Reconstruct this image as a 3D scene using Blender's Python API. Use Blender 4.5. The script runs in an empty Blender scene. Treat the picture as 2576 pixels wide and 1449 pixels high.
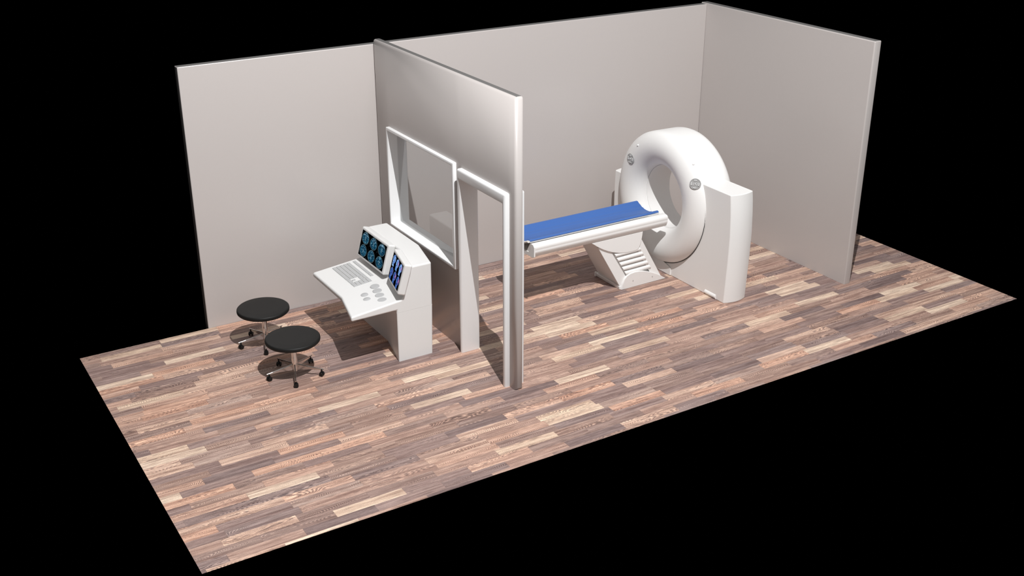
import bpy, bmesh, math, random
from mathutils import Vector, Matrix
random.seed(7)
PI = math.pi
SC = bpy.context.scene
COL = SC.collection

# ------------------------------------------------------------------ helpers
def new_bm():
    return bmesh.new()

def box(bm, x0, x1, y0, y1, z0, z1):
    v = [bm.verts.new((x, y, z)) for x in (x0, x1) for y in (y0, y1) for z in (z0, z1)]
    for f in ((0, 1, 3, 2), (4, 6, 7, 5), (0, 4, 5, 1), (2, 3, 7, 6), (0, 2, 6, 4), (1, 5, 7, 3)):
        bm.faces.new([v[i] for i in f])
    return v

def loft(bm, rings, closed=True, caps=True, loop=False):
    rs = [[bm.verts.new(p) for p in r] for r in rings]
    n = len(rs[0])
    pairs = list(zip(rs, rs[1:]))
    if loop:
        pairs.append((rs[-1], rs[0]))
    for a, b in pairs:
        for i in range(n if closed else n - 1):
            j = (i + 1) % n
            bm.faces.new((a[i], a[j], b[j], b[i]))
    if caps and not loop:
        bm.faces.new(list(reversed(rs[0])))
        bm.faces.new(rs[-1])
    return rs

def lathe(bm, prof, origin=(0, 0, 0), axis='z', seg=64, loop=False, caps=True):
    rings = []
    for r, h in prof:
        ring = []
        for i in range(seg):
            a = 2 * PI * i / seg
            c, s = r * math.cos(a), r * math.sin(a)
            if axis == 'z':
                p = (origin[0] + c, origin[1] + s, origin[2] + h)
            elif axis == 'x':
                p = (origin[0] + h, origin[1] + c, origin[2] + s)
            else:
                p = (origin[0] + c, origin[1] + h, origin[2] + s)
            ring.append(p)
        rings.append(ring)
    return loft(bm, rings, True, caps, loop)

def prism(bm, poly, h0, h1, axis='y'):
    """poly: 2-D outline; axis = direction it is extruded along."""
    def P(a, b, h):
        return {'y': (a, h, b), 'x': (h, a, b), 'z': (a, b, h)}[axis]
    loft(bm, [[P(a, b, h0) for a, b in poly], [P(a, b, h1) for a, b in poly]])

def finish(name, bm, mat, parent=None, bevel=0, seg=3, smooth=True, angle=35, xf=None, skip=None, harden=True):
    bmesh.ops.recalc_face_normals(bm, faces=bm.faces)
    if skip is not None:                       # edges for which skip() is true stay square
        lay = bm.edges.layers.float.new('bevel_weight_edge')
        for e in bm.edges:
            if len(e.link_faces) == 2 and e.calc_face_angle(0) > math.radians(28) and not skip(e):
                e[lay] = 1.0
            elif len(e.link_faces) == 2 and e.calc_face_angle(0) > math.radians(28):
                e.smooth = False
    if xf is not None:
        bm.transform(xf)
    me = bpy.data.meshes.new(name)
    bm.to_mesh(me)
    bm.free()
    if smooth:
        me.polygons.foreach_set('use_smooth', [True] * len(me.polygons))
        if not bevel:
            me.set_sharp_from_angle(angle=math.radians(angle))
    me.materials.append(mat)
    o = bpy.data.objects.new(name, me)
    COL.objects.link(o)
    if parent is not None:
        o.parent = parent
    if bevel:
        m = o.modifiers.new('bevel', 'BEVEL')
        m.width = bevel
        m.segments = seg
        m.limit_method = 'WEIGHT' if skip is not None else 'ANGLE'
        m.angle_limit = math.radians(28)
        m.harden_normals = harden
    return o

def thing(name, label, cat, loc=(0, 0, 0), group=None):
    o = bpy.data.objects.new(name, None)
    COL.objects.link(o)
    o.location = loc
    o.empty_display_size = .1
    o['label'] = label
    o['category'] = cat
    if group:
        o['group'] = group
    return o

def soft_normals(o, axis, tu, tv):
    """smooth-shade a large flat side together with its rounded rim: the shading normal leans outward by tu / tv at the borders"""
    me = o.data
    u, v = [i for i in range(3) if i != axis]
    lo = [min(p.co[i] for p in me.vertices) for i in range(3)]
    hi = [max(p.co[i] for p in me.vertices) for i in range(3)]
    nrm = [Vector(c.vector) for c in me.corner_normals]
    for p in me.polygons:
        if abs(p.normal[axis]) > .999 and p.area > .002:
            for li in p.loop_indices:
                co = me.vertices[me.loops[li].vertex_index].co
                n = Vector((0, 0, 0))
                n[axis] = 1.0 if p.normal[axis] > 0 else -1.0
                n[u] = tu * (2 * (co[u] - lo[u]) / (hi[u] - lo[u]) - 1)
                n[v] = tv * (2 * (co[v] - lo[v]) / (hi[v] - lo[v]) - 1)
                nrm[li] = n.normalized()
    me.normals_split_custom_set([tuple(n) for n in nrm])

def grey_faces(o, test):
    """darker grey colour on the faces for which test(normal, centre) is true"""
    o.data.materials.append(M_GREY)
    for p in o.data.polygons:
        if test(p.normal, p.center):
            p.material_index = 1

def rounded(bm, r, seg=3, keep=None):
    bmesh.ops.recalc_face_normals(bm, faces=bm.faces)
    es = [e for e in bm.edges if len(e.link_faces) == 2 and e.calc_face_angle(0) > .5 and (keep is None or keep(e))]
    bmesh.ops.bevel(bm, geom=es, offset=r, segments=seg, affect='EDGES', profile=.5)

def structure(o, label, cat):
    o['kind'] = 'structure'
    o['label'] = label
    o['category'] = cat
    return o

# ------------------------------------------------------------------ shader helper
class Sh:
    def __init__(self, name):
        self.m = bpy.data.materials.new(name)
        self.m.use_nodes = True
        self.t = self.m.node_tree
        self.t.nodes.clear()
        self.out = self.t.nodes.new('ShaderNodeOutputMaterial')

    def n(self, typ, **kw):
        nd = self.t.nodes.new(typ)
        for k, v in kw.items():
            setattr(nd, k, v)
        return nd

    def put(self, sock, v):
        if isinstance(v, bpy.types.NodeSocket):
            self.t.links.new(v, sock)
        else:
            sock.default_value = v

    def math(self, op, a, b=None, c=None, clamp=False):
        nd = self.n('ShaderNodeMath', operation=op, use_clamp=clamp)
        for i, v in enumerate((a, b, c)):
            if v is not None:
                self.put(nd.inputs[i], v)
        return nd.outputs[0]

    def add(self, a, b): return self.math('ADD', a, b)
    def sub(self, a, b): return self.math('SUBTRACT', a, b)
    def mul(self, a, b): return self.math('MULTIPLY', a, b)
    def div(self, a, b): return self.math('DIVIDE', a, b)

    def smooth(self, v, lo, hi, a=0.0, b=1.0):
        nd = self.n('ShaderNodeMapRange', interpolation_type='SMOOTHSTEP')
        for s, x in zip(nd.inputs, (v, lo, hi, a, b)):
            self.put(s, x)
        return nd.outputs[0]

    def comb(self, x, y, z):
        nd = self.n('ShaderNodeCombineXYZ')
        for s, v in zip(nd.inputs, (x, y, z)):
            self.put(s, v)
        return nd.outputs[0]

    def noise(self, vec, scale=1.0, detail=2.0, rough=.5, dist=0.0):
        nd = self.n('ShaderNodeTexNoise')
        self.put(nd.inputs['Vector'], vec)
        nd.inputs['Scale'].default_value = scale
        nd.inputs['Detail'].default_value = detail
        nd.inputs['Roughness'].default_value = rough
        nd.inputs['Distortion'].default_value = dist
        return nd.outputs['Fac']

    def white(self, vec):
        nd = self.n('ShaderNodeTexWhiteNoise', noise_dimensions='3D')
        self.put(nd.inputs['Vector'], vec)
        return nd.outputs['Value'], nd.outputs['Color']

    def mix(self, f, a, b, blend='MIX'):
        nd = self.n('ShaderNodeMix', data_type='RGBA', blend_type=blend)
        self.put(nd.inputs[0], f)
        self.put(nd.inputs[6], a)
        self.put(nd.inputs[7], b)
        return nd.outputs[2]

    def ramp(self, v, stops, interp='LINEAR'):
        nd = self.n('ShaderNodeValToRGB')
        cr = nd.color_ramp
        cr.interpolation = interp
        while len(cr.elements) < len(stops):
            cr.elements.new(.5)
        for e, (p, c) in zip(cr.elements, stops):
            e.position = p
            e.color = (*c, 1)
        self.put(nd.inputs[0], v)
        return nd.outputs[0]

    def sep(self, v):
        nd = self.n('ShaderNodeSeparateXYZ')
        self.put(nd.inputs[0], v)
        return nd.outputs

    def objco(self):
        return self.n('ShaderNodeTexCoord').outputs['Object']

    def bsdf(self, **kw):
        nd = self.n('ShaderNodeBsdfPrincipled')
        for k, v in kw.items():
            self.put(nd.inputs[k.replace('_', ' ')], v)
        self.t.links.new(nd.outputs[0], self.out.inputs[0])
        return nd

def lin(r, g, b):
    f = lambda c: (c / 255 / 12.92) if c / 255 <= .04045 else ((c / 255 + .055) / 1.055) ** 2.4
    return (f(r), f(g), f(b))

def plain(name, col, rough=.5, metal=0.0, spec=.5, noise=.012, coat=0.0):
    s = Sh(name)
    n = s.noise(s.objco(), 35.0, 3.0)
    k = s.smooth(n, .3, .7, 1 - noise, 1 + noise)
    c = s.mix(1.0, (*col, 1), s.comb(k, k, k), 'MULTIPLY')
    s.bsdf(Base_Color=c, Roughness=rough, Metallic=metal, Specular_IOR_Level=spec, Coat_Weight=coat)
    return s.m

M_WALL = plain('wall_paint', (.500, .461, .443), .34, spec=.7, noise=.004)
M_GREY = plain('grey_wall_face', (.135, .130, .126), .6, spec=.2, noise=.01)  # darker grey for wall tops and the left end of wall_back
M_WHITE = plain('white_plastic', (.80, .79, .775), .38, spec=.3, noise=.003)
M_WHITE2 = plain('white_frame_lacquer', (.83, .83, .83), .35, spec=.4, noise=.003)
M_CON = plain('console_plastic', (.70, .695, .685), .42, spec=.3, noise=.003)
M_KEY = plain('key_plastic', (.43, .43, .43), .5, spec=.3)
M_PAD = plain('control_pad_plastic', (.35, .345, .34), .3, spec=.5)
M_PADB = plain('control_button_plastic', (.52, .52, .515), .25, spec=.5)
M_BLACK = plain('black_vinyl', (.011, .0107, .0102), .5, spec=.22)
M_CAST = plain('black_caster_plastic', (.006, .006, .006), .35, spec=.4)
M_CHROME = plain('chrome', (.70, .67, .64), .16, metal=1.0, noise=.004)
M_GAP_SHADE = plain('dark_gap_shade', (.05, .05, .05), .7)  # near-black colour for the shade in the gap behind the ring

def glass_material():
    s = Sh('tinted_glass')
    tr = s.n('ShaderNodeBsdfTransparent')
    tr.inputs[0].default_value = (.81, .815, .815, 1)
    gl = s.n('ShaderNodeBsdfGlossy')
    gl.inputs[0].default_value = (1, 1, 1, 1)
    gl.inputs['Roughness'].default_value = .01
    fr = s.n('ShaderNodeFresnel')
    fr.inputs[0].default_value = 1.5
    geo = s.n('ShaderNodeNewGeometry')
    mx = s.n('ShaderNodeMixShader')
    s.put(mx.inputs[0], s.mul(fr.outputs[0], s.sub(1.0, geo.outputs['Backfacing'])))
    s.t.links.new(tr.outputs[0], mx.inputs[1])
    s.t.links.new(gl.outputs[0], mx.inputs[2])
    s.t.links.new(mx.outputs[0], s.out.inputs[0])
    return s.m
M_GLASS = glass_material()

def floor_material():
    s = Sh('strip_wood_floor')
    x, y, z = s.sep(s.objco())
    W, LEN = .1065, .655
    row = s.math('FLOOR', s.div(y, W))
    # strips of one board share a rhythm, each row is shifted by its own amount
    ro, _ = s.white(s.comb(row, 3.3, 1.7))
    xs = s.add(x, s.mul(ro, LEN * 3))
    cell = s.math('FLOOR', s.div(xs, LEN))
    rnd, rcol = s.white(s.comb(cell, row, 9.1))
    r1, r2, r3 = s.sep(rcol)
    base = s.ramp(rnd, [
        (0.00, (.190, .140, .134)), (.07, (.250, .180, .165)), (.20, (.350, .240, .200)),
        (.32, (.265, .190, .168)), (.44, (.440, .295, .235)), (.53, (.300, .208, .175)), (.62, (.465, .295, .225)),
        (.69, (.235, .176, .166)), (.78, (.460, .325, .262)), (.865, (.350, .258, .224)), (.885, (.520, .395, .310)),
        (.94, (.570, .450, .360)), (1.0, (.600, .480, .390))], 'CONSTANT')
    pale = s.smooth(rnd, .89, .92)
    off = s.mul(r1, 40.0)
    jag = s.noise(s.comb(s.mul(x, 95.0), s.mul(y, 330.0), off), 1.0, 2.0, .6)
    # plain-sawn flames: contour lines of an elongated noise field
    v = s.comb(s.add(s.mul(x, 1.5), off), s.add(s.mul(y, 9.5), s.mul(r2, 31.0)), s.mul(rnd, 17.0))
    fld = s.noise(v, 1.0, 1.0, .45, .1)
    ring1 = s.math('SINE', s.add(s.mul(fld, 210.0), s.mul(jag, 6.0)))
    # cathedrals: nested arches pointing along the strip
    yc = s.sub(s.math('FRACT', s.div(y, W)), s.add(.32, s.mul(r2, .36)))
    bend = s.noise(s.comb(s.add(s.mul(x, 2.6), off), s.mul(y, 14.0), r3), 1.0, 1.5)
    arch = s.add(s.add(x, s.mul(s.mul(yc, yc), .75)), s.mul(bend, .34))
    ring2 = s.math('SINE', s.add(s.mul(arch, 2 * PI / .021), s.mul(jag, 5.0)))
    pick = s.smooth(r3, .48, .52)
    ring = s.add(s.mul(ring2, pick), s.mul(ring1, s.sub(1.0, pick)))
    ring = s.smooth(ring, -.75, .85)
    f1 = s.noise(s.comb(s.add(s.mul(x, 9.0), off), s.mul(y, 330.0), r3), 1.0, 4.0, .65)
    f2 = s.noise(s.comb(s.add(s.mul(x, 1.5), off), s.mul(y, 30.0), r2), 1.0, 3.0, .55)
    f3 = s.noise(s.comb(s.mul(x, 140.0), s.mul(y, 600.0), 1.0), 1.0, 2.0, .6)
    amt = s.mul(s.smooth(s.noise(s.comb(s.add(s.mul(x, 1.3), off), s.mul(y, 12.0), r3), 1.0, 1.0), .36, .60), s.smooth(r1, .05, .50, .15, 1.0))
    amt = s.mul(amt, s.sub(1.0, s.mul(pale, .85)))
    dark = s.mix(1.0, base, (.34, .33, .37, 1), 'MULTIPLY')
    lite = s.mix(1.0, base, (1.62, 1.60, 1.52, 1), 'MULTIPLY')
    grain = s.mix(ring, dark, lite)
    c = s.mix(s.mul(amt, .74), base, grain)
    k = s.smooth(f1, .30, .70, .62, 1.38)
    c = s.mix(1.0, c, s.comb(k, k, k), 'MULTIPLY')
    k = s.smooth(f2, .25, .75, .62, 1.40)
    c = s.mix(1.0, c, s.comb(s.math('POWER', k, .85), k, k), 'MULTIPLY')
    k = s.smooth(f3, .3, .7, .76, 1.26)
    c = s.mix(1.0, c, s.comb(k, k, k), 'MULTIPLY')
    c = s.mix(1.0, c, (1.05, 1.0, .97, 1), 'MULTIPLY')
    # hairline joints
    fx = s.math('FRACT', s.div(xs, LEN))
    jx = s.math('MINIMUM', fx, s.sub(1.0, fx))
    fy = s.math('FRACT', s.div(y, W))
    jy = s.math('MINIMUM', fy, s.sub(1.0, fy))
    j = s.math('MINIMUM', s.smooth(jx, 0.0, .0035), s.smooth(jy, 0.0, .012))
    j = s.math('MULTIPLY_ADD', j, .28, .72)
    c = s.mix(1.0, c, s.comb(j, j, j), 'MULTIPLY')
    s.bsdf(Base_Color=c, Roughness=.55, Specular_IOR_Level=.25)
    return s.m
M_FLOOR = floor_material()

def pad_material():
    s = Sh('blue_quilted_vinyl')
    x, y, z = s.sep(s.objco())
    a = s.math('SINE', s.mul(s.add(x, y), 330.0))
    b = s.math('SINE', s.mul(s.sub(x, y), 330.0))
    k = s.smooth(s.mul(a, b), .2, .9, 1.0, .86)
    c = s.mix(1.0, (.050, .135, .40, 1), s.comb(k, k, k), 'MULTIPLY')
    s.bsdf(Base_Color=c, Roughness=.42, Specular_IOR_Level=.45)
    return s.m
M_BLUE = pad_material()

def scan_material(name, kind):
    """two rows of three scan slices on a black display; u runs to the right, v up (UV map)"""
    s = Sh(name)
    uv = s.n('ShaderNodeTexCoord').outputs['UV']
    u, v, _ = s.sep(uv)
    cu = s.math('FLOOR', s.mul(u, 3.0))
    cv = s.math('FLOOR', s.mul(v, 2.0))
    lu = s.sub(s.mul(u, 3.0), s.add(cu, .5))          # -.5..+.5 inside a cell
    lv = s.sub(s.mul(v, 2.0), s.add(cv, .5))
    seed = s.add(s.mul(cu, 7.3), s.mul(cv, 3.1))
    fine = s.noise(s.comb(s.mul(lu, 9.0), s.mul(lv, 9.0), seed), 1.0, 4.0, .65, .4)
    em = s.n('ShaderNodeEmission')
    if kind == 'axial':
        sym = s.math('ABSOLUTE', lu)
        fs = s.noise(s.comb(s.mul(sym, 13.0), s.mul(lv, 11.0), seed), 1.0, 3.0, .6, .6)
        wid = s.sub(.430, s.mul(s.math('MAXIMUM', lv, 0.0), .16))
        r = s.math('SQRT', s.add(s.math('POWER', s.div(sym, wid), 2.0), s.math('POWER', s.div(lv, .475), 2.0)))
        inside = s.smooth(r, .90, .86)
        skull = s.mul(s.smooth(r, .925, .95), s.smooth(r, 1.01, .975))
        tis = s.smooth(s.add(s.mul(fs, .6), s.mul(fine, .4)), .36, .66)
        c = s.ramp(tis, [(0, (.002, .010, .025)), (.45, (.006, .045, .090)), (.78, (.018, .12, .20)), (1, (.20, .46, .60))])
        # pale butterfly shape in the middle
        bx = s.math('ABSOLUTE', s.sub(sym, s.math('ABSOLUTE', s.mul(s.add(lv, .06), .42))))
        but = s.mul(s.smooth(bx, .045, .012), s.smooth(s.math('ABSOLUTE', s.add(lv, .04)), .19, .12))
        c = s.mix(s.mul(but, .18), c, (.55, .85, .95, 1))
        # bright orbits and sinuses at the front of the upper slices
        front = s.mul(s.smooth(lv, .10, .30), s.smooth(fs, .50, .60))
        front = s.mul(front, s.math('MULTIPLY_ADD', cv, .75, .15))
        c = s.mix(s.mul(front, .8), c, (.40, .62, .78, 1))
        c = s.mix(inside, (0.0005, .0007, .001, 1), c)
        c = s.mix(s.mul(skull, .6), c, (.20, .34, .40, 1))
        # tick lines and caption specks beside every slice
        sp = s.mul(s.smooth(fine, .62, .70), s.smooth(r, 1.10, 1.18))
        sp = s.mul(sp, s.smooth(s.math('ABSOLUTE', s.sub(sym, .44)), .05, .03))
        c = s.mix(s.mul(sp, .35), c, (.3, .35, .38, 1))
    else:
        # sagittal heads: a skull oval with a neck below, turned slightly
        hx = s.add(lu, s.mul(lv, -.18))
        head = s.math('SQRT', s.add(s.math('POWER', s.div(hx, .40), 2.0), s.math('POWER', s.div(s.sub(lv, .12), .36), 2.0)))
        nx = s.add(lu, .08)
        neck = s.math('MAXIMUM', s.div(s.math('ABSOLUTE', nx), .23), s.div(s.math('ABSOLUTE', s.add(lv, .25)), .24))
        body = s.math('MINIMUM', head, neck)
        inside = s.smooth(body, .99, .90)
        rim = s.mul(s.smooth(head, .84, .92), s.smooth(head, 1.02, .95))
        brain = s.smooth(head, .80, .66)
        low = s.ramp(s.smooth(fine, .3, .7), [(0, (.003, .010, .06)), (.5, (.02, .06, .30)), (1, (.12, .32, .75))])
        hi = s.ramp(s.smooth(fine, .3, .7), [(0, (.01, .04, .16)), (.5, (.08, .26, .70)), (1, (.62, .86, 1.0))])
        c = s.mix(s.math('MULTIPLY_ADD', cv, .85, .05), low, hi)
        pink = s.mul(s.smooth(hx, -.02, .26), s.smooth(lv, -.10, .16))
        amt = s.mul(s.mul(pink, brain), s.math('MULTIPLY_ADD', s.math('MINIMUM', cu, 1.0), .75, .10))
        c = s.mix(amt, c, (.62, .16, .36, 1))
        c = s.mix(s.mul(rim, .55), c, (.30, .30, .62, 1))
        c = s.mix(inside, (.0005, .0005, .001, 1), c)
    s.put(em.inputs[0], c)
    em.inputs[1].default_value = 1.0
    s.t.links.new(em.outputs[0], s.out.inputs[0])
    return s.m
M_SCAN1 = scan_material('axial_scan_display', 'axial')
M_SCAN2 = scan_material('sagittal_scan_display', 'sagittal')

# ------------------------------------------------------------------ setting
bm = new_bm(); box(bm, -2.813, 7.185, -4.296, -.004, -.003, 0)
structure(finish('floor', bm, M_FLOOR, smooth=False), 'brown and grey strip-pattern wood floor under the whole exam room model', 'floor')

bm = new_bm(); box(bm, -1.393, 5.722, 0, .10, -.05, 3.0)
rounded(bm, .010)
o = finish('wall_back', bm, M_WALL, angle=60); soft_normals(o, 1, .02, .03)
grey_faces(o, lambda n, c: n.z > .9 or n.x < -.9)
structure(o, 'long greige back wall behind the stools and scanner', 'wall')
bm = new_bm(); box(bm, 5.722, 5.829, -2.906, .12, -.01, 3.012)
rounded(bm, .014)
o = finish('wall_right', bm, M_WALL, angle=60); soft_normals(o, 0, .02, .02)
grey_faces(o, lambda n, c: n.z > .9)
structure(o, 'greige side wall to the right of the scanner', 'wall')

def grid_wall(ys, zs, holes, x0, x1):
    """solid wall in the y-z plane, built from cells so it stays one closed mesh with real openings"""
    bm = new_bm()
    vc = {}
    def V(x, i, j):
        k = (x, i, j)
        if k not in vc:
            vc[k] = bm.verts.new((x, ys[i], zs[j]))
        return vc[k]
    solid = lambda i, j: 0 <= i < len(ys) - 1 and 0 <= j < len(zs) - 1 and (i, j) not in holes
    for i in range(len(ys) - 1):
        for j in range(len(zs) - 1):
            if not solid(i, j):
                continue
            for x in (x0, x1):
                bm.faces.new((V(x, i, j), V(x, i + 1, j), V(x, i + 1, j + 1), V(x, i, j + 1)))
            for (di, dj, a, b) in ((-1, 0, (i, j), (i, j + 1)), (1, 0, (i + 1, j), (i + 1, j + 1)),
                                   (0, -1, (i, j), (i + 1, j)), (0, 1, (i, j + 1), (i + 1, j + 1))):
                if not solid(i + di, j + dj):
                    bm.faces.new((V(x0, *a), V(x0, *b), V(x1, *b), V(x1, *a)))
    return bm
XP0, XP1 = .830, .924
ys = [-3.076, -2.935, -2.030, -1.880, -.345, -.002]
zs = [0, .96, 2.04, 2.10, 3.061]
holes = {(1, 0), (1, 1), (3, 1), (3, 2)}
bm = grid_wall(ys, zs, holes, XP0, XP1)
bmesh.ops.dissolve_limit(bm, angle_limit=.01, verts=bm.verts, edges=bm.edges)
def outer_edge(e):
    a, b = e.verts[0].co, e.verts[1].co
    return all(p.y < -3.07 for p in (a, b)) or all(p.z > 3.05 for p in (a, b)) or all(p.y > -.01 for p in (a, b))
rounded(bm, .030, 4, outer_edge)
o = finish('wall_middle', bm, M_WALL, angle=60); 
me = o.data
nr = [Vector(c.vector) for c in me.corner_normals]
for p in me.polygons:
    for li in p.loop_indices:
        co = me.vertices[me.loops[li].vertex_index].co
        n = nr[li]
        if n.x < -.2 and n.z < .9:
            k = max(0.0, (co.z - 2.10) / .93)
            n.y += (.62 * (co.y + 1.4) / 1.65) * (.30 + .70 * k) * abs(n.x)
            n.z += (.62 * k - .45 * max(0.0, 1 - co.z / 1.6)) * abs(n.x)
        if n.y < -.2:
            n.z += (.60 if co.z > 1.53 else .30) * (2 * co.z / 3.06 - 1) * abs(n.y)
        nr[li] = n.normalized()
me.normals_split_custom_set([tuple(n) for n in nr])
grey_faces(o, lambda n, c: n.z > .95)
structure(o, 'greige partition wall with window and doorway between stools and scanner', 'wall')

# door frame: a U-shaped lining, its legs stand on the floor
DX0, DX1 = .775, 1.008
def u_frame(o_y0, o_y1, o_z1, i_y0, i_y1, i_z1, z0):
    return [(o_y0, z0), (o_y0, o_z1), (o_y1, o_z1), (o_y1, z0), (i_y1, z0), (i_y1, i_z1), (i_y0, i_z1), (i_y0, z0)]
bm = new_bm()
prism(bm, u_frame(-2.965, -2.006, 2.097, -2.910, -2.052, 1.985, -.03), DX0, DX1, 'x')
door = structure(finish('door_1', bm, M_WHITE2, bevel=.022, seg=3, harden=False), 'open doorway with thick white frame through the partition', 'doorway')

# window frame with rebate, glass in the middle of its depth
WX0, WX1 = .790, 1.035
def ring_frame(bm, oy0, oy1, oz0, oz1, iy0, iy1, iz0, iz1, x0, x1):
    rings = []
    for (y, z, yy, zz) in ((oy0, oz0, iy0, iz0), (oy1, oz0, iy1, iz0), (oy1, oz1, iy1, iz1), (oy0, oz1, iy0, iz1)):
        rings.append([(x0, y, z), (x1, y, z), (x1, yy, zz), (x0, yy, zz)])
    loft(bm, rings, True, False, True)
bm = new_bm()
ring_frame(bm, -1.912, -.322, .932, 2.122, -1.868, -.350, .964, 2.085, WX0, WX1)
win = structure(finish('window_1', bm, M_WHITE2, bevel=.008, seg=2, harden=False), 'wide white-framed observation window in the partition above the console', 'window')
bm = new_bm(); box(bm, .912, .920, -1.872, -.346, .960, 2.089)
finish('glass_pane', bm, M_GLASS, win, smooth=False)['label'] = 'grey tinted glass pane'

# ------------------------------------------------------------------ stools
def make_stool(label):
    t = thing('rolling_stool', label, 'stool', (-.955, -1.565, 0), 'rolling stools in front of the console')
    bm = new_bm()
    R, zb, zt = .286, .388, .440
    pr = [(.02, zb), (R - .035, zb), (R - .012, zb + .004), (R - .002, zb + .014), (R, zb + .026), (R - .002, zt - .010),
          (R - .009, zt - .003), (R - .020, zt), (R - .12, zt + .001), (.02, zt + .001)]
    lathe(bm, pr, seg=96)
    finish('seat', bm, M_BLACK, t, angle=60)
    bm = new_bm()
    lathe(bm, [(.026, .048), (.031, .052), (.031, .20), (.029, .205), (.029, .37), (.06, .372), (.06, .388)], seg=40)
    finish('column', bm, M_CHROME, t, angle=40)
    for k in range(5):
        a = math.radians(34 + 72 * k)
        xf = Matrix.Rotation(a, 4, 'Z')
        bm = new_bm()
        # thin deep fin that tapers to the tip, with a rounded rail on its upper edge
        r0, r1 = .028, .300
        fin = [(r0, .058), (r1 * .55, .072), (r1, .070), (r1, .078), (r1 * .5, .108), (r0, .126)]
        prism(bm, fin, -.003, .003, 'y')
        rail = []
        for q in range(9):
            f = q / 8
            r = r0 + (r1 + .008 - r0) * f
            z = .128 - (.128 - .079) * f ** .85
            ring = []
            for i in range(8):
                b = 2 * PI * i / 8
                ring.append((r, .0062 * math.cos(b), z + .0048 * math.sin(b)))
            rail.append(ring)
        loft(bm, rail)
        finish('base_arm', bm, M_CHROME, t, xf=xf, angle=50)
        # caster
        cx, cy = .284 * math.cos(a), .284 * math.sin(a)
        turn = Matrix.Translation((cx, cy, 0)) @ Matrix.Rotation(a + (.9, 2.2, .4, 1.6, 2.9)[k], 4, 'Z')
        bm = new_bm()
        lathe(bm, [(.007, .046), (.0075, .076)], seg=16)
        lathe(bm, [(.011, .058), (.011, .064)], seg=16)
        hood = [(.024 * math.cos(b), .026 + .026 * math.sin(b)) for b in [PI * i / 10 for i in range(11)]]
        prism(bm, hood, -.007, .007, 'y')
        c = finish('caster', bm, M_CAST, t, xf=turn, angle=40)
        for sd in (-1, 1):
            bm = new_bm()
            lathe(bm, [(.012, -.007), (.022, -.007), (.024, -.003), (.024, .003), (.022, .007), (.012, .007)],
                  origin=(0, sd * .016, .024), axis='y', seg=28)
            finish('wheel', bm, M_CAST, c, xf=turn, angle=40)
    return t

def copy_tree(o, parent=None):
    c = o.copy()
    COL.objects.link(c)
    if parent is not None:
        c.parent = parent
    for ch in list(o.children):
        copy_tree(ch, c)
    return c

s1 = make_stool('round black-topped stool on chrome base nearest the front, overlapping the other stool')
s2 = copy_tree(s1)
s2.location = (-.960, -.705, 0)
s2['label'] = 'round black-topped stool on chrome base nearer the back wall, partly hidden'

# ------------------------------------------------------------------ control console
con = thing('control_console', 'white operator console with two screens under the observation window', 'console', (.30, -1.25, 0))
ORG = Matrix.Translation((-.30, 1.25, 0))      # world coordinates -> console coordinates
ST = [(-.560, 0.0, 1.0), (-1.360, 0.0, 1.0), (-1.878, -.118, .985)]
def sweep(bm, prof):
    rings = []
    for y, off, _ in ST:
        rings.append([(x + off, y, z) for x, z in prof])
    loft(bm, rings)
bm = new_bm()
sweep(bm, [(.217, 0), (.217, .5765), (.640, .5765), (.625, 0)])
finish('base_cabinet', bm, M_CON, con, bevel=.014, seg=4, xf=ORG, skip=lambda e: min(v.co.z for v in e.verts) > .57 or max(v.co.z for v in e.verts) < .01)
bm = new_bm()
sweep(bm, [(.217, .5775), (.217, .604), (-.303, .600), (-.303, .655), (.272, .716), (.300, .745),
           (.402, 1.070), (.642, 1.070), (.640, .5775)])
finish('desk_body', bm, M_CON, con, bevel=.020, seg=5, xf=ORG, skip=lambda e: max(v.co.z for v in e.verts) < .585)

K = .28
def monitor(yaw, hinge, s0, s1, a, z0, z1, mat, lab):
    """local frame: s along the console front (to the operator's right), n towards the operator"""
    T = Vector((-math.sin(yaw), -math.cos(yaw), 0))
    N = Vector((-math.cos(yaw), math.sin(yaw), 0))            # outward, horizontal part
    H = Vector(hinge)
    def P(s, z, d=0.0):
        # plane leans back with slope K; d = distance in front of the display plane
        base = H + T * s - N * (a + K * (z - .73))
        nn = (N + Vector((0, 0, K))).normalized()
        q = base + Vector((0, 0, z)) + nn * d
        return (q.x, q.y, q.z)
    B = .034
    rings = []
    for d, g in ((-.085, .0), (.003, .0)):
        rings.append([P(s0 - B + g, z0 - B * .85 + g, d), P(s1 + B - g, z0 - B * .85 + g, d),
                      P(s1 + B - g, z1 + B * .85 - g, d), P(s0 - B + g, z1 + B * .85 - g, d)])
    bm = new_bm()
    loft(bm, rings)
    mo = finish('monitor', bm, M_CON, con, bevel=.019, seg=6, xf=ORG)
    bm = new_bm()
    d = .0045
    vs = [bm.verts.new(P(*q, d)) for q in ((s0, z0), (s1, z0), (s1, z1), (s0, z1))]
    vb = [bm.verts.new(P(*q, d - .004)) for q in ((s0, z0), (s1, z0), (s1, z1), (s0, z1))]
    f = bm.faces.new(vs)
    uvl = bm.loops.layers.uv.new('UVMap')
    for lp, uv in zip(f.loops, ((0, 0), (1, 0), (1, 1), (0, 1))):
        lp[uvl].uv = uv
    bm.faces.new(list(reversed(vb)))
    for i in range(4):
        j = (i + 1) % 4
        bm.faces.new((vs[i], vb[i], vb[j], vs[j]))
    sc = finish('screen', bm, mat, mo, smooth=False, xf=ORG)
    sc['label'] = lab
    return mo
YAW = math.radians(12.9)
monitor(0, (0, 0, 0), .655, 1.278, .205, .806, 1.084, M_SCAN1, 'lit screen with six blue brain scan slices')
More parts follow.
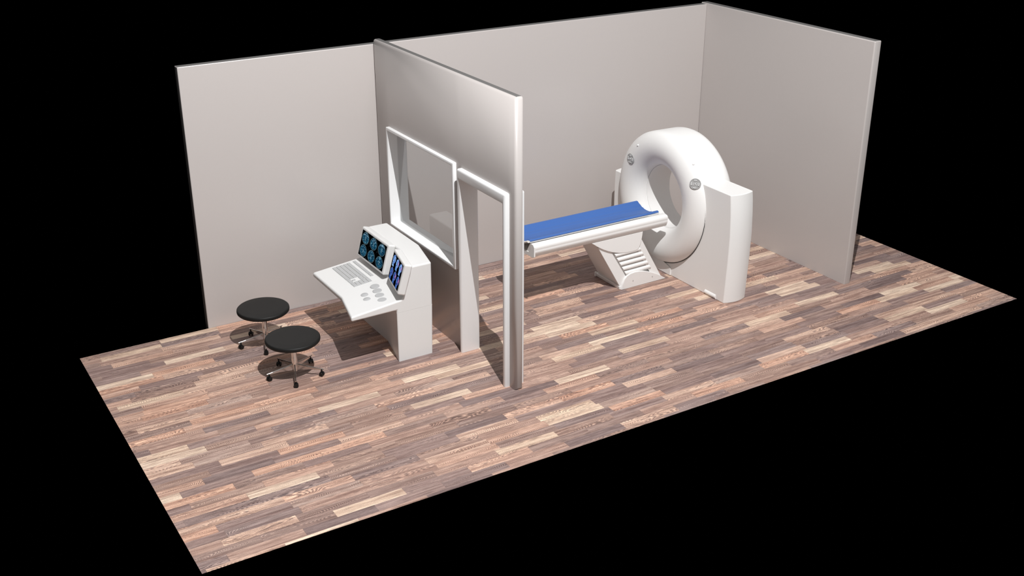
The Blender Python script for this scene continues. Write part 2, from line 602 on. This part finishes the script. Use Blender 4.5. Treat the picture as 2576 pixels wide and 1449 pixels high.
monitor(YAW, (0, -1.360, 0), .064, .476, .205, .826, 1.100, M_SCAN2, 'lit screen with blue and pink head scans')

# keyboard let into the sloping desk
def desk(x):
    return .655 + (x + .303) * .1075
kb_ang = math.atan(.1075)
def on_desk(x, y, h=0.0):
    return (x - h * math.sin(kb_ang), y, desk(x) + h * math.cos(kb_ang))
bm = new_bm()
kx0, kx1, ky0, ky1 = -.098, .200, -.618, -1.238
loft(bm, [[on_desk(x, y, h) for x, y in ((kx0, ky0), (kx1, ky0), (kx1, ky1), (kx0, ky1))] for h in (-.002, .0004)])
kb = finish('keyboard', bm, M_CON, con, smooth=False, xf=ORG)
U = .0267
def key(s0, s1, r0, r1, x_base=-.094, pitch=.0440):
    y0, y1 = -.626 - s0 * U - .0007, -.626 - s1 * U + .0007
    xa, xb = x_base + r0 * pitch + .0035, x_base + r1 * pitch - .0035
    bm = new_bm()
    g = .0015
    loft(bm, [[on_desk(x, y, h) for x, y in ((xa + q, y0 - q), (xb - q, y0 - q), (xb - q, y1 + q), (xa + q, y1 + q))]
              for h, q in ((.0, 0), (.0062, 0), (.0078, g))])
    finish('key', bm, M_KEY, kb, smooth=False, xf=ORG)
rows = [
    [(0, 1.5), (1.5, 2.6), (2.6, 3.9), (3.9, 9.3), (9.3, 10.6), (10.6, 11.9), (11.9, 13.3), (13.3, 15)],
    [(0, 2.2)] + [(2.2 + i, 3.2 + i) for i in range(10)] + [(12.2, 15)],
    [(0, 1.8)] + [(1.8 + i, 2.8 + i) for i in range(11)] + [(12.8, 15)],
    [(0, 1.5)] + [(1.5 + i, 2.5 + i) for i in range(12)] + [(13.5, 15)],
    [(i, i + 1) for i in range(13)] + [(13, 15)],
]
for r, row in enumerate(rows):
    for a, b in row:
        key(a, b, r, r + 1)
NV, NP = 15.35, 18.65
for i in range(3):
    key(NV + i, NV + i + 1, 0, 1)
    for r in (3, 4):
        key(NV + i, NV + i + 1, r, r + 1)
key(NV + 1, NV + 2, 1, 2)
key(NP, NP + 2, 0, 1); key(NP + 2, NP + 3, 0, 1); key(NP + 3, NP + 4, 0, 2)
for r in (1, 2, 3, 4):
    for i in range(3):
        key(NP + i, NP + i + 1, r, r + 1)
key(NP + 3, NP + 4, 2, 4); key(NP + 3, NP + 4, 4, 5)
FX = .158
frow = [(0, 1.3)]
for g in (1.42, 6.02, 10.62):
    frow += [(g + 1.12 * i, g + 1.12 * (i + 1)) for i in range(4)]
frow += [(NV + i, NV + i + 1) for i in range(3)]
for a, b in frow:
    key(a, b, 0, 1, FX, .040)

def disc(cx, cy, r, h, dome):
    bm = new_bm()
    rings = []
    for rr, hh in ((r, 0), (r, h), (r - .003, h + .0025), (r * .82, h + .003), (r * .7, h + .003 + dome), (.002, h + .003 + dome * 1.3)):
        ring = []
        for i in range(40):
            a = 2 * PI * i / 40
            ring.append(on_desk(cx + rr * math.cos(a), cy + rr * math.sin(a), hh))
        rings.append(ring)
    loft(bm, rings)
    return bm
for cx, cy in ((.086, -1.376), (.060, -1.492), (.034, -1.607), (.008, -1.724)):
    finish('dial_button', disc(cx, cy, .050, .008, 0), M_KEY, con, xf=ORG, angle=50)
for cx, cy in ((-.086, -1.484), (-.110, -1.596)):
    finish('small_dial', disc(cx, cy, .040, .007, .003), M_KEY, con, xf=ORG, angle=50)

# ------------------------------------------------------------------ CT gantry
YC, ZC = -1.305, .970
gan = thing('scanner_gantry', 'large white ring-shaped scanner gantry standing right of the patient table', 'medical scanner', (4.24, YC, 0))
GO = Matrix.Translation((-4.24, -YC, 0))
# housing: right pillar, low left pillar, joined behind the ring
RC = .640                                      # round cut-out behind the ring
def housing(levels, sgn):
    top = levels[-1][0]
    th = math.asin((top - ZC) / RC)
    stations = 10
    rings = []
    for k in range(stations + 1):
        f = k / stations
        x = 4.070 + .340 * f
        pts = [(YC, 0.0)]
        for z, ye, bul in levels:
            pts.append((ye + sgn * bul * (1 - (2 * f - 1) ** 2), z))
        n = 18
        for i in range(n + 1):
            a = th + (-PI / 2 - th) * i / n
            pts.append((YC + sgn * RC * math.cos(a), ZC + RC * math.sin(a)))
        pts = [(x, y, z) for y, z in pts]
        rings.append(pts)
    bm = new_bm()
    loft(bm, rings)
    return bm
lv = [(0.0, -2.552, .045), (.25, -2.562, .045), (.55, -2.572, .045), (.85, -2.576, .045), (1.10, -2.562, .042), (1.25, -2.546, .038), (1.356, -2.530, .036)]
finish('right_housing', housing(lv, -1), M_WHITE, gan, bevel=.010, seg=3, xf=GO)
lv = [(0.0, -.330, .045), (.35, -.312, .045), (.70, -.306, .045), (.95, -.308, .042), (1.050, -.314, .038)]
finish('left_housing', housing(lv, 1), M_WHITE, gan, bevel=.010, seg=3, xf=GO)

# ring shell, revolved about the bore axis (x)
prof = [(.405, 4.170), (.405, 4.120), (.416, 4.080), (.440, 4.036), (.478, 3.996), (.526, 3.966), (.580, 3.947), (.636, 3.940), (.686, 3.946),
        (.732, 3.960), (.772, 3.985), (.802, 4.012), (.821, 4.040), (.830, 4.066), (.832, 4.12), (.830, 4.22), (.828, 4.33), (.826, 4.42),
        (.820, 4.460), (.806, 4.495), (.78, 4.525), (.74, 4.542), (.60, 4.545), (.50, 4.542), (.43, 4.53), (.402, 4.50), (.402, 4.40)]
rings = []
SEG = 160
for r, x in prof:
    rings.append([(x, YC + r * math.cos(2 * PI * i / SEG), ZC + r * math.sin(2 * PI * i / SEG)) for i in range(SEG)])
bm = new_bm()
loft(bm, rings, True, False, True)
finish('ring_shell', bm, M_WHITE, gan, angle=40, xf=GO)
bm = new_bm()  # dark band added as the shade between ring and housing
lathe(bm, [(.79, 4.060), (.829, 4.060), (.829, 4.069), (.79, 4.069)], origin=(0, YC, ZC - .010), axis='x', seg=128, loop=True)
finish('ring_gap_shade', bm, M_GAP_SHADE, gan, angle=40, xf=GO)['label'] = 'dark band painted as shade in the gap behind the ring'
bm = new_bm()
lathe(bm, [(.397, 4.136), (.4045, 4.136), (.4045, 4.500), (.397, 4.500)], origin=(0, YC, ZC), axis='x', seg=128, loop=True)
finish('bore_liner', bm, M_WHITE, gan, angle=40, xf=GO)

def surf_x(r):
    """x of the ring face at radius r"""
    pts = sorted(prof[2:14])
    for (a, xa), (b, xb) in zip(pts, pts[1:]):
        if a <= r <= b:
            return xa + (xb - xa) * (r - a) / (b - a)
    return 4.0
def face_frame(y, z):
    dy, dz = y - YC, z - ZC
    r = math.hypot(dy, dz)
    x = surf_x(r)
    sl = (surf_x(r + .02) - surf_x(r - .02)) / .04
    er = Vector((0, dy / r, dz / r))
    nrm = Vector((-1, 0, 0)) + er * sl
    nrm.normalize()
    up = Vector((0, 0, 1))
    up = (up - nrm * up.dot(nrm)).normalized()
    side = up.cross(nrm)
    m = Matrix((side, up, nrm)).transposed().to_4x4()
    m.translation = Vector((x, y, z))
    return m
def arc_button(bm, r0, r1, a0, a1, z0, z1):
    n = 8
    rings = []
    for i in range(n + 1):
        a = a0 + (a1 - a0) * i / n
        c, s_ = math.cos(a), math.sin(a)
        m_ = .002
        rings.append([(r0 * c, r0 * s_, z0), (r1 * c, r1 * s_, z0), ((r1 - m_) * c, (r1 - m_) * s_, z1), ((r0 + m_) * c, (r0 + m_) * s_, z1)])
    loft(bm, rings)
for y, z in ((-1.990, 1.352), (-.798, 1.356)):
    F = GO @ face_frame(y, z)
    bm = new_bm()
    lathe(bm, [(.001, -.02), (.068, -.02), (.068, .003), (.065, .006), (.060, .006), (.058, .003), (.001, .003)], seg=56)
    pad = finish('control_pad', bm, M_PAD, gan, xf=F, angle=40)
    pad['label'] = 'round grey button panel'
    bm = new_bm()
    lathe(bm, [(.012, .004), (.012, .010), (.008, .013), (.001, .014)], seg=24)
    finish('pad_button', bm, M_PADB, pad, xf=F, angle=60)
    for q in range(4):
        a = PI / 4 + q * PI / 2
        bm = new_bm(); arc_button(bm, .018, .030, a + .08, a + PI / 2 - .08, .004, .009)
        finish('pad_button', bm, M_PADB, pad, xf=F)
        bm = new_bm(); arc_button(bm, .036, .055, a + .34, a + PI / 2 - .34, .004, .012)
        finish('pad_button', bm, M_PADB, pad, xf=F)
for y, z in ((-1.878, 1.560), (-.922, 1.562)):
    F = GO @ face_frame(y, z)
    bm = new_bm()
    lathe(bm, [(.013, -.01), (.013, .006), (.010, .011), (.005, .014), (.001, .015)], seg=24)
    finish('indicator_stud', bm, M_WHITE, gan, xf=F, angle=70)
# service panel left of the right housing foot and the foot recess
bm = new_bm(); prism(bm, [(-1.558, .006), (-1.20, .006), (-1.20, .20), (-1.50, .125), (-1.558, .105)], 4.055, 4.072, 'x')
finish('service_panel', bm, M_WHITE, gan, bevel=.003, seg=2, xf=GO)
bm = new_bm()
rings = []
for i in range(9):
    a = PI / 2 * i / 8
    rings.append([(4.066 - .012 * math.sin(a), y, .004 + .055 * (1 - i / 8)) for y in (-2.215, -2.418)])
n = len(rings)
outline = [(4.069 - .016 * math.sin(PI * i / 10), .062 - .058 * i / 10) for i in range(11)]
loft(bm, [[(x, y, z) for x, z in outline] + [(4.080, y, .004), (4.080, y, .062)] for y in (-2.416, -2.218)])
finish('foot_cap', bm, M_WHITE, gan, xf=GO, angle=50)

# ------------------------------------------------------------------ patient table
tab = thing('patient_table', 'long white scanner couch on a slanted louvred pedestal', 'examination table', (3.45, -1.33, 0))
TO = Matrix.Translation((-3.45, 1.33, 0))
TY = -1.295
def sect(h):
    """half cross-section of the couch channel, mirrored"""
    half = [(0.150, 0.745), (0.196, 0.812), (0.2181, 0.8532), (0.2658, 0.8593), (0.2983, 0.8552), (0.3023, 0.8511), (0.3064, 0.8532), (0.3186, 0.841), (0.3226, 0.8237), (0.3226, 0.8065), (0.3180, 0.7950), (0.3206, 0.7862), (0.3200, 0.768), (0.3140, 0.7570), (0.2990, 0.7160), (0.2900, 0.7111)]
    return [(TY - a, b) for a, b in half] + [(TY + a, b) for a, b in reversed(half)]
bm = new_bm()
prism(bm, sect(0), 1.9847, 3.9204, 'x')
finish('couch_rail', bm, M_WHITE, tab, xf=TO, angle=50)
# end yoke (U-shaped cap with an opening) at the foot end
bm = new_bm()
poly = [(TY + a, b) for a, b in [(-0.3267, 0.7193), (-0.3267, 0.8359), (-0.3043, 0.8613), (-0.2617, 0.8674), (-0.2435, 0.8593), (-0.2354, 0.7801), (-0.2029, 0.7477), (0.2029, 0.7477), (0.2354, 0.7801), (0.2435, 0.8593), (0.2617, 0.8674), (0.3043, 0.8613), (0.3267, 0.8359), (0.3267, 0.7193), (0.2942, 0.701), (-0.2942, 0.701)]]
loft(bm, [[(1.976, y, z) for y, z in poly], [(1.994, y, z) for y, z in poly]])
finish('end_yoke', bm, M_WHITE, tab, bevel=.004, seg=2, xf=TO)
# cradle the pad lies in (thin white shell), its raised lip at the foot end
def dish(v):
    """height above the lip line across the cradle, v in -1..1"""
    a = abs(v)
    if a > .93:
        return 0.0
    return -.058 * (1 - (a / .93) ** 2.0)
def cradle(bm, x0, x1, hw, z, t, dz0=0.0):
    n = 24
    rings = []
    for x in (x0, x1):
        top = [(x, TY + hw * (-1 + 2 * i / n), z + dish(-1 + 2 * i / n)) for i in range(n + 1)]
        bot = [(x, TY + hw * (-1 + 2 * i / n) * .985, z - t + dish(-1 + 2 * i / n)) for i in range(n, -1, -1)]
        rings.append(top + bot)
    loft(bm, rings)
bm = new_bm(); cradle(bm, 1.975, 3.846, 0.2435, 0.8755, .008)
finish('cradle', bm, M_WHITE, tab, xf=TO, angle=40)
bm = new_bm()
rings = []
n = 20
for i in range(n + 1):
    v = -1 + 2 * i / n
    y = TY + 0.2354 * v
    z = 0.8836 + dish(v)
    rings.append([(1.960 + .017 * math.cos(b), y, z + .014 * math.sin(b)) for b in [2 * PI * k / 12 for k in range(12)]])
loft(bm, rings)
finish('head_stop', bm, M_WHITE, tab, xf=TO, angle=60)
# carriage under the rails
bm = new_bm(); box(bm, 2.70, 3.66, TY - .20, TY + .20, .690, .716)
finish('carriage', bm, M_WHITE, tab, bevel=.004, seg=2, xf=TO)
# slanted pedestal
NY, FY = -1.585, -1.095
def lean(x, z):
    return x + (-.577 * (z - .02))
def slab(bm, pts, y0, y1):
    prism(bm, pts, y0, y1, 'y')
bm = new_bm()
slab(bm, [(3.282, .03), (3.900, .03), (3.508, .706), (2.890, .706)], NY + .035, FY)
finish('pedestal', bm, M_WHITE, tab, bevel=.004, seg=2, xf=TO)
bm = new_bm()
slab(bm, [(3.272, .02), (3.435, .02), (3.055, .62), (2.915, .62)], NY + .014, NY + .05)
finish('pedestal_rail', bm, M_WHITE, tab, bevel=.004, seg=2, xf=TO)
bm = new_bm()
slab(bm, [(3.785, .02), (3.912, .02), (3.555, .62), (3.445, .56), (3.475, .53)], NY + .014, NY + .05)
finish('pedestal_rail', bm, M_WHITE, tab, bevel=.004, seg=2, xf=TO)
for k in range(6):
    z = .165 + k * .068
    xa = 3.336 - (z - .165) * .610
    xb = 3.716 - (z - .165) * .610
    bm = new_bm()
    pr = []
    for i in range(9):
        a = -PI / 2 + PI * i / 8
        pr.append((-(.003 + .040 * math.cos(a)), .032 * math.sin(a)))
    rings = []
    for x in (xa, xb):
        sk = 0.0
        rings.append([(x - (pz) * .55, NY + .040 + py, z + .034 + pz + (x - xa) * 0.02) for py, pz in pr] +
                     [(x, NY + .06, z + .066), (x, NY + .06, z + .002)])
    loft(bm, rings)
    finish('louvre', bm, M_WHITE, tab, xf=TO, angle=50)
# half-round side shield
def shield_poly():
    pts = [(2.820, .712)]
    for i in range(1, 20):
        f = i / 20
        x = 2.820 + (3.560 - 2.820) * f
        z = .712 - .248 * (math.sin(PI * min(1, f * .50 + .0)) ** 1.0) * (1 - max(0, (f - .88) / .12) ** 2 * .42)
        pts.append((x, z))
    pts += [(3.566, .615), (3.575, .712)]
    return pts
bm = new_bm()
sp = [(2.800, .7105), (2.840, .683), (2.900, .640), (2.970, .597), (3.050, .556), (3.130, .524), (3.220, .498), (3.310, .484), (3.390, .479),
      (3.450, .480), (3.495, .487), (3.515, .500), (3.535, .545), (3.550, .600), (3.560, .660), (3.565, .7105)]
slab(bm, sp, NY - .006, NY + .020)
finish('side_shield', bm, M_WHITE, tab, bevel=.005, seg=3, xf=TO)
# floor-level plinth and the curved foot cover
bm = new_bm()
slab(bm, [(3.255, .0), (3.90, .0), (3.90, .045), (3.245, .045)], NY + .01, -1.070)
finish('plinth', bm, M_WHITE, tab, bevel=.006, seg=2, xf=TO)
bm = new_bm(); box(bm, 3.238, 3.262, -1.088, -1.066, 0, .060)
finish('plinth_post', bm, M_WHITE, tab, bevel=.004, seg=2, xf=TO)
bm = new_bm()
fp = [(3.270, 0), (3.286, .070), (3.312, .132), (3.348, .170), (3.395, .191), (3.460, .199), (3.530, .195), (3.610, .178), (3.705, .145),
      (3.800, .101), (3.880, .055), (3.958, .003)]
N2 = len(fp)
rings = []
# bulge: the panel curves outward towards its lower middle
for yk, zs_ in ((NY + .02, 1.0), (NY - .012, 1.0)):
    rings.append([(x, yk - .010 * math.sin(PI * (x - 3.27) / .685), z * zs_) for x, z in fp])
loft(bm, rings)
finish('foot_cover', bm, M_WHITE, tab, bevel=.004, seg=3, xf=TO)
for x, z in ((3.435, .095), (3.735, .082)):
    bm = new_bm(); lathe(bm, [(.005, 0), (.005, -.003), (.001, -.004)], origin=(x, NY - .021, z), axis='y', seg=12)
    finish('screw', bm, M_PAD, tab, xf=TO)

# blue pad lying in the cradle
pad = thing('table_pad', 'long blue cushioned mattress pad lying on the scanner couch', 'mattress pad', (2.90, TY, 0.8765))
PO = Matrix.Translation((-2.90, -TY, -0.8765))
bm = new_bm()
n = 40
rings = []
def pad_top(v):
    a = abs(v)
    z = 0.8978 - .062 * (1 - min(1, a / .86) ** 2.2)
    for c in (-.66, -.34, .34, .62):
        z += .0055 * math.exp(-((v - c) / .035) ** 2)
    if a > .93:
        z -= .014 * ((a - .93) / .07) ** 2
    return z
for i, x in enumerate([1.9786, 1.9827] + [1.9928 + 1.846 * k / 24 for k in range(25)] + [3.8474, 3.8504]):
    e = .004 if i in (0, 28) else 0
    hw = 0.2313 - e
    top = [(x, TY + hw * (-1 + 2 * k / n), pad_top(-1 + 2 * k / n) - e) for k in range(n + 1)]
    bot = [(x, TY + hw * .975 * (-1 + 2 * k / n), 0.877 + e + dish(-1 + 2 * k / n)) for k in range(n, -1, -1)]
    rings.append(top + bot)
loft(bm, rings)
finish('mattress', bm, M_BLUE, pad, xf=PO, angle=40)

# ------------------------------------------------------------------ camera
F_PX, CX, CY, CZ = 2849.762, -4.5024, -11.7384, 5.6673
YW, PT, RL = .5485, .4177, -.0004
cam = bpy.data.cameras.new('camera')
cam.sensor_fit = 'HORIZONTAL'
cam.sensor_width = 36
cam.lens = 36 * F_PX / 2576
cam.clip_end = 100
co = bpy.data.objects.new('camera', cam)
COL.objects.link(co)
fwd = Vector((math.sin(YW) * math.cos(PT), math.cos(YW) * math.cos(PT), -math.sin(PT)))
right = Vector((math.cos(YW), -math.sin(YW), 0))
up = right.cross(fwd)
c_, s_ = math.cos(RL), math.sin(RL)
r2 = right * c_ + up * s_
u2 = up * c_ - right * s_
co.matrix_world = Matrix(((r2.x, u2.x, -fwd.x, CX), (r2.y, u2.y, -fwd.y, CY), (r2.z, u2.z, -fwd.z, CZ), (0, 0, 0, 1)))
SC.camera = co

# ------------------------------------------------------------------ light
def lamp(name, kind, energy, loc=None, aim=None, col=(1, 1, 1), **kw):
    l = bpy.data.lights.new(name, kind)
    l.energy = energy
    l.color = col
    for k, v in kw.items():
        setattr(l, k, v)
    o = bpy.data.objects.new(name, l)
    COL.objects.link(o)
    if loc:
        o.location = loc
    if aim is not None:
        o.rotation_euler = Vector(aim).to_track_quat('-Z', 'Y').to_euler()
    return o
key = lamp('key_light', 'POINT', 7600, (-.53, -7.95, 11.7), shadow_soft_size=.03)
lamp('overhead_glow', 'SUN', .55, (0, 0, 8), (0, 0, -1), angle=1.8)
lamp('front_glow', 'SUN', .66, (1, -9, 5), (-.12, 1, -.40), angle=1.4)

w = bpy.data.worlds.new('world')
SC.world = w
w.use_nodes = True
w.node_tree.nodes['Background'].inputs[0].default_value = (0, 0, 0, 1)
w.node_tree.nodes['Background'].inputs[1].default_value = 0

SC.view_settings.view_transform = 'Standard'
SC.view_settings.look = 'None'
SC.view_settings.exposure = 0.0
SC.view_settings.gamma = 1.0
SC.view_settings.use_curve_mapping = False
